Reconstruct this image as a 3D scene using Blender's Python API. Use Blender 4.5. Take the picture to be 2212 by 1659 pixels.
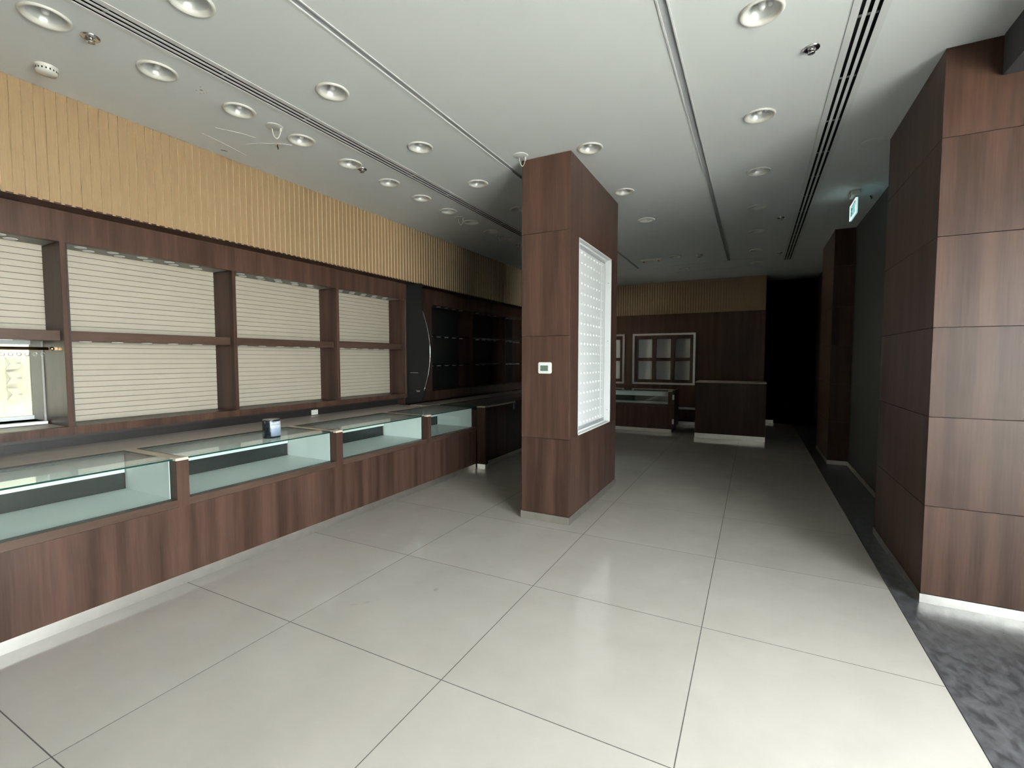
import bpy, math, random
from mathutils import Vector, Matrix
random.seed(7)
scene = bpy.context.scene
for o in list(bpy.data.objects):
    bpy.data.objects.remove(o)
COL = scene.collection
R = math.radians

# ------------------------------------------------------------------ camera
cam_data = bpy.data.cameras.new('camera')
cam_data.sensor_width = 36.0
cam_data.lens = 36.0 * 1011.0 / 2212.0
cam_data.clip_start = 0.05
cam = bpy.data.objects.new('camera', cam_data)
cam.location = (0, 0, 1.5)
cam.rotation_euler = (R(90 - 3.0857), 0, R(27.364))
COL.objects.link(cam)
scene.camera = cam

# ------------------------------------------------------------------ sky, sun, window portal, exposure
world = bpy.data.worlds.new('world')
scene.world = world
world.use_nodes = True
bg = world.node_tree.nodes['Background']
bg.inputs['Color'].default_value = (0.92, 0.965, 1.0, 1)
bg.inputs['Strength'].default_value = 38.0

sun_data = bpy.data.lights.new('sun', 'SUN')
sun_data.energy = 335.0
sun_data.angle = R(1.5)
sun_data.color = (1.0, 0.97, 0.93)
sun = bpy.data.objects.new('sun', sun_data)
sun.rotation_euler = (R(-32), 0, 0)          # high sun from behind the shop, along the glazing
sun.location = (0, 20, 30)
COL.objects.link(sun)

def portal(loc, rot, w, h):
    pd = bpy.data.lights.new('window_portal', 'AREA')
    pd.shape = 'RECTANGLE'; pd.size = w; pd.size_y = h
    pd.cycles.is_portal = True
    po = bpy.data.objects.new('window_portal', pd)
    po.location = loc; po.rotation_euler = rot
    COL.objects.link(po)
portal((2.41, 0.40, 1.40), (0, R(90), 0), 2.78, 3.6)
portal((-4.78, 9.9, 1.65), (0, R(-90), 0), 1.3, 1.4)

scene.view_settings.view_transform = 'Standard'
scene.view_settings.look = 'None'
scene.view_settings.exposure = 0.1
scene.view_settings.gamma = 1.0
scene.view_settings.use_curve_mapping = False
scene.cycles.use_denoising = True
scene.cycles.max_bounces = 10
scene.cycles.diffuse_bounces = 2
scene.cycles.glossy_bounces = 5
scene.cycles.transparent_max_bounces = 16
scene.cycles.caustics_reflective = False
scene.cycles.caustics_refractive = False

# ------------------------------------------------------------------ materials
def new_mat(name):
    m = bpy.data.materials.new(name)
    m.use_nodes = True
    nt = m.node_tree
    return m, nt, nt.nodes['Principled BSDF']

def plain(name, col, rough=0.5, metal=0.0, spec=0.5, noise=0.0, nscale=30.0, bump=0.0):
    m, nt, b = new_mat(name)
    b.inputs['Base Color'].default_value = (*col, 1)
    b.inputs['Roughness'].default_value = rough
    b.inputs['Metallic'].default_value = metal
    b.inputs['Specular IOR Level'].default_value = spec
    if noise or bump:
        geo = nt.nodes.new('ShaderNodeNewGeometry')
        n = nt.nodes.new('ShaderNodeTexNoise')
        n.inputs['Scale'].default_value = nscale
        n.inputs['Detail'].default_value = 4
        nt.links.new(geo.outputs['Position'], n.inputs['Vector'])
        if noise:
            r = nt.nodes.new('ShaderNodeMapRange')
            r.inputs['From Min'].default_value = 0.3; r.inputs['From Max'].default_value = 0.7
            r.inputs['To Min'].default_value = 1 - noise; r.inputs['To Max'].default_value = 1 + noise
            nt.links.new(n.outputs['Fac'], r.inputs['Value'])
            mx = nt.nodes.new('ShaderNodeVectorMath'); mx.operation = 'SCALE'
            mx.inputs[0].default_value = col
            nt.links.new(r.outputs['Result'], mx.inputs['Scale'])
            nt.links.new(mx.outputs['Vector'], b.inputs['Base Color'])
        if bump:
            bp = nt.nodes.new('ShaderNodeBump')
            bp.inputs['Strength'].default_value = bump
            bp.inputs['Distance'].default_value = 0.002
            nt.links.new(n.outputs['Fac'], bp.inputs['Height'])
            nt.links.new(bp.outputs['Normal'], b.inputs['Normal'])
    return m

def wood(name, dark, light, rough=0.36, horizontal=False):
    """dark veneer with vertical bands and fine pores, in world space"""
    m, nt, b = new_mat(name)
    N, L = nt.nodes.new, nt.links.new
    geo = N('ShaderNodeNewGeometry')
    info = N('ShaderNodeObjectInfo')
    off = N('ShaderNodeVectorMath'); off.operation = 'SCALE'
    off.inputs[0].default_value = (0.0, 0.0, 9.0)
    L(info.outputs['Random'], off.inputs['Scale'])
    add = N('ShaderNodeVectorMath'); add.operation = 'ADD'
    L(geo.outputs['Position'], add.inputs[0]); L(off.outputs['Vector'], add.inputs[1])
    mp = N('ShaderNodeMapping')
    mp.inputs['Scale'].default_value = (1, 0.12, 1) if horizontal else (1, 1, 0.05)
    L(add.outputs['Vector'], mp.inputs['Vector'])
    n1 = N('ShaderNodeTexNoise'); n1.inputs['Scale'].default_value = 11; n1.inputs['Detail'].default_value = 3
    n2 = N('ShaderNodeTexNoise'); n2.inputs['Scale'].default_value = 90; n2.inputs['Detail'].default_value = 2
    L(mp.outputs['Vector'], n1.inputs['Vector']); L(mp.outputs['Vector'], n2.inputs['Vector'])
    mix = N('ShaderNodeMix'); mix.data_type = 'FLOAT'
    mix.inputs[0].default_value = 0.25
    L(n1.outputs['Fac'], mix.inputs[2]); L(n2.outputs['Fac'], mix.inputs[3])
    rp = N('ShaderNodeValToRGB')
    rp.color_ramp.elements[0].position = 0.36; rp.color_ramp.elements[0].color = (*dark, 1)
    rp.color_ramp.elements[1].position = 0.66; rp.color_ramp.elements[1].color = (*light, 1)
    L(mix.outputs[0], rp.inputs['Fac'])
    L(rp.outputs['Color'], b.inputs['Base Color'])
    b.inputs['Roughness'].default_value = rough
    b.inputs['Specular IOR Level'].default_value = 0.18
    return m

def glass(name, tint, dust=0.0):
    m, nt, b = new_mat(name)
    nt.nodes.remove(b)
    out = nt.nodes['Material Output']
    tr = nt.nodes.new('ShaderNodeBsdfTransparent'); tr.inputs['Color'].default_value = (*tint, 1)
    gl = nt.nodes.new('ShaderNodeBsdfGlossy'); gl.inputs['Roughness'].default_value = 0.02
    gl.inputs['Color'].default_value = (1, 1, 1, 1)
    fr = nt.nodes.new('ShaderNodeFresnel'); fr.inputs['IOR'].default_value = 1.45
    geo = nt.nodes.new('ShaderNodeNewGeometry')
    # same reflectance on both sides of the sheet
    bk = nt.nodes.new('ShaderNodeVectorMath'); bk.operation = 'SCALE'
    mr = nt.nodes.new('ShaderNodeMapRange')
    mr.inputs['To Min'].default_value = 1; mr.inputs['To Max'].default_value = 1
    mx = nt.nodes.new('ShaderNodeMixShader')
    lw = nt.nodes.new('ShaderNodeLayerWeight'); lw.inputs['Blend'].default_value = 0.5
    pw = nt.nodes.new('ShaderNodeMath'); pw.operation = 'POWER'; pw.inputs[1].default_value = 5.0
    ml = nt.nodes.new('ShaderNodeMath'); ml.operation = 'MULTIPLY_ADD'
    ml.inputs[1].default_value = 0.95; ml.inputs[2].default_value = 0.045
    nt.links.new(lw.outputs['Facing'], pw.inputs[0])
    nt.links.new(pw.outputs[0], ml.inputs[0])
    nt.links.new(ml.outputs[0], mx.inputs['Fac'])
    nt.links.new(tr.outputs[0], mx.inputs[1]); nt.links.new(gl.outputs[0], mx.inputs[2])
    nt.links.new(mx.outputs[0], out.inputs['Surface'])
    if dust:
        df = nt.nodes.new('ShaderNodeBsdfDiffuse'); df.inputs['Color'].default_value = (0.50, 0.48, 0.42, 1)
        m2 = nt.nodes.new('ShaderNodeMixShader'); m2.inputs['Fac'].default_value = dust
        nt.links.new(tr.outputs[0], m2.inputs[1]); nt.links.new(df.outputs[0], m2.inputs[2])
        nt.links.new(m2.outputs[0], mx.inputs[1])
    for n in (fr, geo, bk, mr):
        nt.nodes.remove(n)
    return m

def emission(name, col, strength):
    m, nt, b = new_mat(name)
    b.inputs['Base Color'].default_value = (*col, 1)
    b.inputs['Emission Color'].default_value = (*col, 1)
    b.inputs['Emission Strength'].default_value = strength
    return m

def tile_mat():
    m, nt, b = new_mat('polished_tile')
    N, L = nt.nodes.new, nt.links.new
    geo = N('ShaderNodeNewGeometry'); info = N('ShaderNodeObjectInfo')
    n = N('ShaderNodeTexNoise'); n.inputs['Scale'].default_value = 3.0; n.inputs['Detail'].default_value = 6
    n.inputs['Roughness'].default_value = 0.65
    L(geo.outputs['Position'], n.inputs['Vector'])
    rp = N('ShaderNodeValToRGB')
    rp.color_ramp.elements[0].position = 0.3; rp.color_ramp.elements[0].color = (0.465, 0.43, 0.385, 1)
    rp.color_ramp.elements[1].position = 0.72; rp.color_ramp.elements[1].color = (0.515, 0.48, 0.435, 1)
    L(n.outputs['Fac'], rp.inputs['Fac'])
    hs = N('ShaderNodeHueSaturation')
    mr = N('ShaderNodeMapRange'); mr.inputs['To Min'].default_value = 0.97; mr.inputs['To Max'].default_value = 1.03
    L(info.outputs['Random'], mr.inputs['Value']); L(mr.outputs['Result'], hs.inputs['Value'])
    L(rp.outputs['Color'], hs.inputs['Color']); L(hs.outputs['Color'], b.inputs['Base Color'])
    n2 = N('ShaderNodeTexNoise'); n2.inputs['Scale'].default_value = 7.0; n2.inputs['Detail'].default_value = 5
    L(geo.outputs['Position'], n2.inputs['Vector'])
    r2 = N('ShaderNodeMapRange'); r2.inputs['To Min'].default_value = 0.05; r2.inputs['To Max'].default_value = 0.15
    L(n2.outputs['Fac'], r2.inputs['Value']); L(r2.outputs['Result'], b.inputs['Roughness'])
    b.inputs['Specular IOR Level'].default_value = 0.5
    return m

def granite_mat():
    m, nt, b = new_mat('dark_stone')
    N, L = nt.nodes.new, nt.links.new
    geo = N('ShaderNodeNewGeometry')
    mp = N('ShaderNodeMapping'); mp.inputs['Scale'].default_value = (1.6, 0.9, 1); mp.inputs['Rotation'].default_value = (0, 0, R(25))
    L(geo.outputs['Position'], mp.inputs['Vector'])
    n = N('ShaderNodeTexNoise'); n.inputs['Scale'].default_value = 15; n.inputs['Detail'].default_value = 8; n.inputs['Distortion'].default_value = 0.5
    L(mp.outputs['Vector'], n.inputs['Vector'])
    rp = N('ShaderNodeValToRGB')
    rp.color_ramp.elements[0].position = 0.36; rp.color_ramp.elements[0].color = (0.045, 0.044, 0.048, 1)
    rp.color_ramp.elements[1].position = 0.70; rp.color_ramp.elements[1].color = (0.13, 0.128, 0.135, 1)
    L(n.outputs['Fac'], rp.inputs['Fac']); L(rp.outputs['Color'], b.inputs['Base Color'])
    r2 = N('ShaderNodeMapRange'); r2.inputs['To Min'].default_value = 0.22; r2.inputs['To Max'].default_value = 0.45
    L(n.outputs['Fac'], r2.inputs['Value']); L(r2.outputs['Result'], b.inputs['Roughness'])
    bp = N('ShaderNodeBump'); bp.inputs['Strength'].default_value = 0.25; bp.inputs['Distance'].default_value = 0.004
    L(n.outputs['Fac'], bp.inputs['Height']); L(bp.outputs['Normal'], b.inputs['Normal'])
    return m

def slat_mat():
    m, nt, b = new_mat('beige_laminate')
    N, L = nt.nodes.new, nt.links.new
    geo = N('ShaderNodeNewGeometry')
    sp = N('ShaderNodeSeparateXYZ'); L(geo.outputs['Position'], sp.inputs[0])
    a = N('ShaderNodeMath'); a.operation = 'MULTIPLY_ADD'; a.inputs[1].default_value = 1 / 1.156; a.inputs[2].default_value = -2.06 / 1.156
    L(sp.outputs['Y'], a.inputs[0])
    fl = N('ShaderNodeMath'); fl.operation = 'FLOOR'; L(a.outputs[0], fl.inputs[0])
    wn = N('ShaderNodeTexWhiteNoise'); wn.noise_dimensions = '1D'; L(fl.outputs[0], wn.inputs['W'])
    mp = N('ShaderNodeMapping'); mp.inputs['Scale'].default_value = (1, 1, 0.05)
    L(geo.outputs['Position'], mp.inputs['Vector'])
    n = N('ShaderNodeTexNoise'); n.inputs['Scale'].default_value = 160; n.inputs['Detail'].default_value = 2
    L(mp.outputs['Vector'], n.inputs['Vector'])
    rp = N('ShaderNodeValToRGB')
    rp.color_ramp.elements[0].position = 0.3; rp.color_ramp.elements[0].color = (0.275, 0.18, 0.093, 1)
    rp.color_ramp.elements[1].position = 0.75; rp.color_ramp.elements[1].color = (0.33, 0.225, 0.125, 1)
    L(n.outputs['Fac'], rp.inputs['Fac'])
    hs = N('ShaderNodeHueSaturation')
    mr = N('ShaderNodeMapRange'); mr.inputs['To Min'].default_value = 0.92; mr.inputs['To Max'].default_value = 1.05
    L(wn.outputs['Value'], mr.inputs['Value']); L(mr.outputs['Result'], hs.inputs['Value'])
    L(rp.outputs['Color'], hs.inputs['Color']); L(hs.outputs['Color'], b.inputs['Base Color'])
    b.inputs['Roughness'].default_value = 0.5
    return m

WOOD = wood('mahogany_veneer', (0.036, 0.0192, 0.0138), (0.076, 0.0415, 0.0300))
WOODH = wood('mahogany_veneer_shelf', (0.050, 0.029, 0.021), (0.078, 0.047, 0.035), horizontal=True)
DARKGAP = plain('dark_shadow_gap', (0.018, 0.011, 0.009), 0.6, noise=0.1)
RECESS = plain('black_brown_panel', (0.016, 0.012, 0.011), 0.5, noise=0.1)  # one near-black tone, much darker than the wood around it
SLAT = slat_mat()
SLATEDGE = plain('pale_slat_edge', (0.74, 0.59, 0.40), 0.45, noise=0.05)
TILE = tile_mat()
GROUT = plain('tile_grout', (0.10, 0.092, 0.082), 0.9, noise=0.2, nscale=60)
STONE = granite_mat()
CEIL = plain('ceiling_paint', (0.755, 0.78, 0.77), 0.85, noise=0.012, nscale=4, bump=0.05)
WHITE = plain('white_paint', (0.70, 0.71, 0.70), 0.45, noise=0.01)
CREAMPLASTIC = plain('cream_plastic', (0.70, 0.69, 0.63), 0.35, noise=0.01)
GREYSOFFIT = plain('grey_soffit_paint', (0.26, 0.25, 0.23), 0.6, noise=0.04)
PUCK = plain('white_puck_plastic', (0.85, 0.85, 0.84), 0.4, noise=0.01)
PLANK = plain('cream_slatwall', (0.375, 0.333, 0.265), 0.55, noise=0.02, nscale=8)
PLANKGAP = plain('slatwall_groove', (0.13, 0.12, 0.095), 0.7, noise=0.05)
SLOTGREY = plain('slot_grey_paint', (0.33, 0.345, 0.35), 0.6, noise=0.02)
BLACK = plain('matt_black', (0.008, 0.008, 0.009), 0.6, noise=0.1)
STEEL = plain('brushed_steel', (0.80, 0.77, 0.71), 0.30, metal=1.0, noise=0.05, nscale=12)
CHROME = plain('chrome', (0.75, 0.75, 0.75), 0.12, metal=1.0, noise=0.03)
ALU = plain('silver_aluminium', (0.62, 0.63, 0.64), 0.35, metal=0.9, noise=0.04)
BRASS = plain('brass', (0.62, 0.40, 0.20), 0.25, metal=1.0, noise=0.05)
REFLECTOR = plain('lamp_reflector', (0.62, 0.63, 0.61), 0.28, metal=0.25, noise=0.03)
LAMPGLASS = plain('frosted_lamp', (0.86, 0.86, 0.84), 0.3, noise=0.01)
GLASS = glass('clear_green_glass', (0.945, 0.985, 0.97))
DUSTGLASS = glass('dusty_top_glass', (0.945, 0.985, 0.97), 0.45)
GLASSEDGE = plain('green_glass_edge', (0.008, 0.035, 0.026), 0.08, noise=0.1)
WINGTINT = glass('tinted_window_glass', (0.33, 0.345, 0.33))
WINGLASS = glass('window_glass', (0.97, 0.99, 0.98))
CASEWHITE = plain('white_case_lining', (0.84, 0.87, 0.85), 0.4, noise=0.01)
DARKSHEET = plain('dark_gloss_sheet', (0.020, 0.022, 0.022), 0.10, noise=0.1)  # dark tone for the shade in open case backs and for far shelves
CAPBEIGE = plain('beige_edge_band', (0.60, 0.50, 0.40), 0.4, noise=0.04)
LEDGE = wood('worktop_veneer', (0.55, 0.47, 0.40), (0.64, 0.56, 0.49), rough=0.4, horizontal=True)
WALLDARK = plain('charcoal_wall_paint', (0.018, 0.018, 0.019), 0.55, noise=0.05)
BULK = plain('bulkhead_paint', (0.05, 0.05, 0.056), 0.6, noise=0.03)
WALLPAINT = plain('greige_wall_paint', (0.14, 0.13, 0.12), 0.8, noise=0.03)
REVEAL = plain('grey_reveal_paint', (0.40, 0.39, 0.37), 0.6, noise=0.03)
PAVING = plain('outdoor_paving', (0.52, 0.50, 0.46), 0.9, noise=0.08, nscale=2)
FACADE = plain('sunlit_cream_facade', (0.74, 0.70, 0.55), 0.8, noise=0.03, nscale=3)
FACADEREC = plain('facade_recess', (0.40, 0.37, 0.32), 0.8, noise=0.05)
STAIN = plain('floor_smudge', (0.30, 0.28, 0.25), 0.5, noise=0.15)
PATCH = plain('ceiling_patch', (0.62, 0.62, 0.59), 0.85, noise=0.05)
COPPER = plain('copper_core', (0.40, 0.22, 0.15), 0.5, noise=0.1)
LCD = plain('lcd_screen', (0.11, 0.15, 0.12), 0.2, noise=0.15, nscale=80)
TINBLACK = plain('gloss_black_tin', (0.010, 0.014, 0.018), 0.12, noise=0.1)
TINLID = plain('tin_lid', (0.20, 0.20, 0.19), 0.3, metal=0.6, noise=0.05)
EXITFACE = emission('exit_sign_face', (0.42, 0.80, 0.80), 0.75)
EXITRIM = emission('exit_sign_rim', (0.90, 1.0, 0.98), 2.2)
EXITGREEN = emission('exit_sign_green', (0.01, 0.10, 0.10), 0.5)
OUTLETGREY = plain('socket_holes', (0.25, 0.24, 0.23), 0.5, noise=0.05)

def label_mat():
    m, nt, b = new_mat('blue_grey_label')
    N, L = nt.nodes.new, nt.links.new
    tc = N('ShaderNodeTexCoord'); sp = N('ShaderNodeSeparateXYZ')
    L(tc.outputs['Object'], sp.inputs[0])
    n = N('ShaderNodeTexNoise'); n.inputs['Scale'].default_value = 60; n.inputs['Detail'].default_value = 3
    L(tc.outputs['Object'], n.inputs['Vector'])
    a = N('ShaderNodeMath'); a.operation = 'MULTIPLY_ADD'; a.inputs[1].default_value = 0.03
    L(n.outputs['Fac'], a.inputs[0]); L(sp.outputs['Z'], a.inputs[2])
    rp = N('ShaderNodeValToRGB')
    e = rp.color_ramp.elements
    e[0].position = 0.02; e[0].color = (0.22, 0.27, 0.36, 1)
    e[1].position = 0.165; e[1].color = (0.62, 0.64, 0.66, 1)
    for p, c in ((0.09, (0.26, 0.32, 0.42, 1)), (0.115, (0.50, 0.53, 0.57, 1)), (0.128, (0.30, 0.33, 0.40, 1)), (0.14, (0.62, 0.65, 0.66, 1)), (0.152, (0.16, 0.17, 0.21, 1))):
        x = e.new(p); x.color = c
    L(a.outputs[0], rp.inputs['Fac']); L(rp.outputs['Color'], b.inputs['Base Color'])
    b.inputs['Roughness'].default_value = 0.35
    return m
LABEL = label_mat()

# ------------------------------------------------------------------ mesh helpers
class MB:
    def __init__(self):
        self.v, self.f, self.m, self.s = [], [], [], []
    def box(self, x0, x1, y0, y1, z0, z1, mi=0):
        x0, x1 = min(x0, x1), max(x0, x1); y0, y1 = min(y0, y1), max(y0, y1); z0, z1 = min(z0, z1), max(z0, z1)
        b = len(self.v)
        self.v += [(x0, y0, z0), (x1, y0, z0), (x1, y1, z0), (x0, y1, z0), (x0, y0, z1), (x1, y0, z1), (x1, y1, z1), (x0, y1, z1)]
        fs = [(0, 3, 2, 1), (4, 5, 6, 7), (0, 1, 5, 4), (1, 2, 6, 5), (2, 3, 7, 6), (3, 0, 4, 7)]   # bottom top -y +x +y -x
        for k, q in enumerate(fs):
            self.f.append([b + i for i in q])
            self.m.append(mi if isinstance(mi, int) else mi[k]); self.s.append(False)
        return self
    def bevel_box(self, x0, x1, y0, y1, z0, z1, r=0.003, mi=0):
        """box with chamfered edges"""
        import bmesh
        bm = bmesh.new()
        bmesh.ops.create_cube(bm, size=1)
        for v in bm.verts:
            v.co = Vector(((x0 + x1) / 2 + v.co.x * (x1 - x0), (y0 + y1) / 2 + v.co.y * (y1 - y0), (z0 + z1) / 2 + v.co.z * (z1 - z0)))
        bmesh.ops.bevel(bm, geom=list(bm.edges), offset=r, segments=1, affect='EDGES')
        b = len(self.v); bm.verts.index_update()
        self.v += [tuple(v.co) for v in bm.verts]
        for f in bm.faces:
            self.f.append([b + v.index for v in f.verts]); self.m.append(mi); self.s.append(False)
        bm.free()
        return self
    def lathe(self, prof, c=(0, 0, 0), seg=32, mi=0, axis='z', caps=(False, False), smooth=True):
        b = len(self.v)
        for (r, h) in prof:
            for i in range(seg):
                a = 2 * math.pi * i / seg
                p = (r * math.cos(a), r * math.sin(a), h)
                if axis == 'x': p = (p[2], p[0], p[1])
                elif axis == 'y': p = (p[0], p[2], p[1])
                self.v.append((c[0] + p[0], c[1] + p[1], c[2] + p[2]))
        for j in range(len(prof) - 1):
            for i in range(seg):
                k = (i + 1) % seg
                self.f.append([b + j * seg + i, b + j * seg + k, b + (j + 1) * seg + k, b + (j + 1) * seg + i]); self.m.append(mi); self.s.append(smooth)
        if caps[0]:
            self.f.append([b + i for i in range(seg)][::-1]); self.m.append(mi); self.s.append(False)
        if caps[1]:
            o = b + (len(prof) - 1) * seg
            self.f.append([o + i for i in range(seg)]); self.m.append(mi); self.s.append(False)
        return self
    def cyl(self, r, h0, h1, c=(0, 0, 0), seg=24, mi=0, axis='z'):
        return self.lathe([(r, h0), (r, h1)], c, seg, mi, axis, (True, True))
    def tube(self, pts, r, seg=8, mi=0):
        pts = [Vector(p) for p in pts]
        b = len(self.v)
        for i, p in enumerate(pts):
            d = (pts[min(i + 1, len(pts) - 1)] - pts[max(i - 1, 0)]).normalized()
            up = Vector((0, 0, 1)) if abs(d.z) < 0.9 else Vector((1, 0, 0))
            u = d.cross(up).normalized(); w = d.cross(u)
            for k in range(seg):
                a = 2 * math.pi * k / seg
                self.v.append(tuple(p + u * (r * math.cos(a)) + w * (r * math.sin(a))))
        for i in range(len(pts) - 1):
            for k in range(seg):
                k2 = (k + 1) % seg
                self.f.append([b + i * seg + k, b + i * seg + k2, b + (i + 1) * seg + k2, b + (i + 1) * seg + k]); self.m.append(mi); self.s.append(True)
        for o in (b, b + (len(pts) - 1) * seg):
            self.f.append([o + k for k in range(seg)]); self.m.append(mi); self.s.append(False)
        return self
    def poly(self, pts, mi=0):
        b = len(self.v); self.v += [tuple(p) for p in pts]
        self.f.append(list(range(b, b + len(pts)))); self.m.append(mi); self.s.append(False)
        return self
    def prism(self, outline, fn, t0, t1, mi=0):
        """outline: list of (a,b); fn(a,b,t) gives the point"""
        n = len(outline); b = len(self.v)
        for t in (t0, t1):
            self.v += [fn(a, c, t) for a, c in outline]
        self.f.append([b + i for i in range(n)][::-1]); self.m.append(mi); self.s.append(False)
        self.f.append([b + n + i for i in range(n)]); self.m.append(mi); self.s.append(False)
        for i in range(n):
            k = (i + 1) % n
            self.f.append([b + i, b + k, b + n + k, b + n + i]); self.m.append(mi); self.s.append(False)
        return self
    def mesh(self, name, mats, origin=(0, 0, 0)):
        me = bpy.data.meshes.new(name)
        me.from_pydata([(x - origin[0], y - origin[1], z - origin[2]) for x, y, z in self.v], [], self.f)
        for m in (mats if isinstance(mats, (list, tuple)) else [mats]):
            me.materials.append(m)
        for p, mi, s in zip(me.polygons, self.m, self.s):
            p.material_index = mi; p.use_smooth = s
        me.update()
        return me
    def build(self, name, mats, parent=None):
        """parts: world coordinates, stored relative to the parent"""
        if parent is not None:
            o = bpy.data.objects.new(name, self.mesh(name, mats, world_loc(parent)))
            COL.objects.link(o); o.parent = parent
            return o
        xs = [p[0] for p in self.v]; ys = [p[1] for p in self.v]; zs = [p[2] for p in self.v]
        org = ((min(xs) + max(xs)) / 2, (min(ys) + max(ys)) / 2, min(zs))
        o = bpy.data.objects.new(name, self.mesh(name, mats, org))
        o.location = org
        COL.objects.link(o)
        return o

def world_loc(o):
    p = Vector(o.location)
    while o.parent is not None:
        o = o.parent; p += o.location
    return p

def place(name, mesh, loc, parent=None):
    o = bpy.data.objects.new(name, mesh)
    o.location = Vector(loc) - (world_loc(parent) if parent else Vector((0, 0, 0)))
    COL.objects.link(o); o.parent = parent
    return o

def tag(o, label, cat=None, group=None, kind=None):
    o['label'] = label
    if cat: o['category'] = cat
    if group: o['group'] = group
    if kind: o['kind'] = kind
    return o

def thing(name, loc, label, cat, group=None):
    o = bpy.data.objects.new(name, None)
    o.location = loc; o.empty_display_size = 0.05
    COL.objects.link(o)
    return tag(o, label, cat, group)

def B(x0, x1, y0, y1, z0, z1, mi=0):
    return MB().box(x0, x1, y0, y1, z0, z1, mi)

ORD = ['first', 'second', 'third', 'fourth', 'fifth', 'sixth', 'seventh', 'eighth', 'ninth', 'tenth', 'eleventh', 'twelfth', 'thirteenth', 'fourteenth']
H = 3.3
Y0, Y1 = -1.6, 12.45

# ------------------------------------------------------------------ floor
fl = B(-5.05, 0.815, Y0, Y1, -0.16, -0.0003).build('floor', GROUT)
tag(fl, 'shop floor of large polished pale tiles with thin dark joints', kind='structure')
xl = [-3.40, -2.318, -1.265, -0.226, 0.815]
yl = [0.70 + 1.0235 * k for k in range(-2, 11)] + [Y1]
yl[0] = Y0
gp = 0.0024
cache = {}
for i in range(len(xl) - 1):
    for j in range(len(yl) - 1):
        w, d = xl[i + 1] - xl[i] - 2 * gp, yl[j + 1] - yl[j] - 2 * gp
        key = (round(w, 4), round(d, 4))
        if key not in cache:
            cache[key] = MB().box(-w / 2, w / 2, -d / 2, d / 2, -0.012, 0).mesh('tile', TILE)
        place('tile', cache[key], ((xl[i] + xl[i + 1]) / 2, (yl[j] + yl[j + 1]) / 2, 0), fl)
st = B(0.817, 2.47, Y0, Y1, -0.16, 0.0).build('floor', STONE)
tag(st, 'dark mottled stone floor strip along the right hand columns', kind='structure')
mk = tag(MB().lathe([(0.0, 0.0006), (0.017, 0.0006)], (-1.802, 2.408, 0.0), 18, smooth=False).build('floor_smudge', STAIN), 'round grey smudge on the pale floor tile', 'stain')
for (x, y, a, l, w, t) in ((-2.124, 2.035, 0.6, 0.05, 0.006, 'left'), (-2.084, 2.085, 0.9, 0.035, 0.005, 'right')):
    m = MB(); c, s = math.cos(a), math.sin(a)
    m.poly([(x - c * l, y - s * l, .0007), (x + s * w, y - c * w, .0007), (x + c * l, y + s * l, .0007), (x - s * w, y + c * w, .0007)])
    tag(m.build('scuff_mark', STAIN), 'thin scuff mark on a pale tile, %s of the pair' % t, 'scuff mark')

# ------------------------------------------------------------------ ceiling with light holes, slots and air diffusers
ROWS = {
    'a': (-3.362, [1.149 + 0.523 * k for k in range(0, 11)]),
    'b': (-2.572, [1.442, 2.337, 3.272, 4.205, 5.148]),
    'c': (-1.292, [3.951, 5.134, 6.287, 8.736, 9.95]),
    'd': (-0.012, [2.844, 4.012, 5.177, 6.364, 7.547, 8.849, 9.97]),
}
BANDS = []
hw = 0.12
for k, (x, ys) in ROWS.items():
    BANDS.append((x - hw, x + hw, 'row', (x, ys)))
DIFL, DIFR, SLL, SLR = (-3.130, -2.960), (0.400, 0.570), (-2.127, -2.073), (-0.489, -0.431)
DYE = 9.95
BANDS += [(DIFL[0], DIFL[1], 'gap', (Y0, 9.0)), (DIFR[0], DIFR[1], 'gap', (Y0, DYE)), (SLL[0], SLL[1], 'gap', (Y0, 9.55)), (SLR[0], SLR[1], 'gap', (Y0, 9.55))]
BANDS.sort()
cm = MB()
def cq(x0, x1, y0, y1):
    if x1 - x0 > 1e-5 and y1 - y0 > 1e-5:
        cm.poly([(x0, y0, H), (x0, y1, H), (x1, y1, H), (x1, y0, H)])
XA, XB = -5.05, 2.60
x = XA
for (x0, x1, kind, dat) in BANDS:
    cq(x, x0, Y0, Y1)
    if kind == 'gap':
        cq(x0, x1, Y0, dat[0]); cq(x0, x1, dat[1], Y1)
    else:
        y = Y0
        for yc in dat[1]:
            cq(x0, x1, y, yc - hw)
            n = 32; ring = []; sq = []
            for i in range(n):
                a = 2 * math.pi * (i + 0.5) / n
                ring.append((dat[0] + 0.088 * math.cos(a), yc + 0.088 * math.sin(a), H))
                s = hw / max(abs(math.cos(a)), abs(math.sin(a)))
                sq.append((dat[0] + s * math.cos(a), yc + s * math.sin(a), H))
            # put true corners in
            for i in range(n):
                k = (i + 1) % n
                p, q = sq[i], sq[k]
                pts = [ring[i], ring[k], q]
                onx_p = abs(abs(p[0] - dat[0]) - hw) < 1e-6; onx_q = abs(abs(q[0] - dat[0]) - hw) < 1e-6
                if onx_p != onx_q:
                    pts.append((dat[0] + math.copysign(hw, p[0] - dat[0]), yc + math.copysign(hw, p[1] - yc), H))
                pts.append(p)
                cm.poly(pts)
            y = yc + hw
        cq(x0, x1, y, Y1)
    x = x1
cq(x, XB, Y0, Y1)
ceil = bpy.data.objects.new('ceiling', cm.mesh('ceiling', CEIL)); COL.objects.link(ceil)
tag(ceil, 'white painted plasterboard ceiling with recessed lights and air slots', kind='structure')
B(XA, XB, Y0, Y1, H + 0.26, H + 0.42).build('roof_slab', WALLPAINT, ceil)

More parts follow.
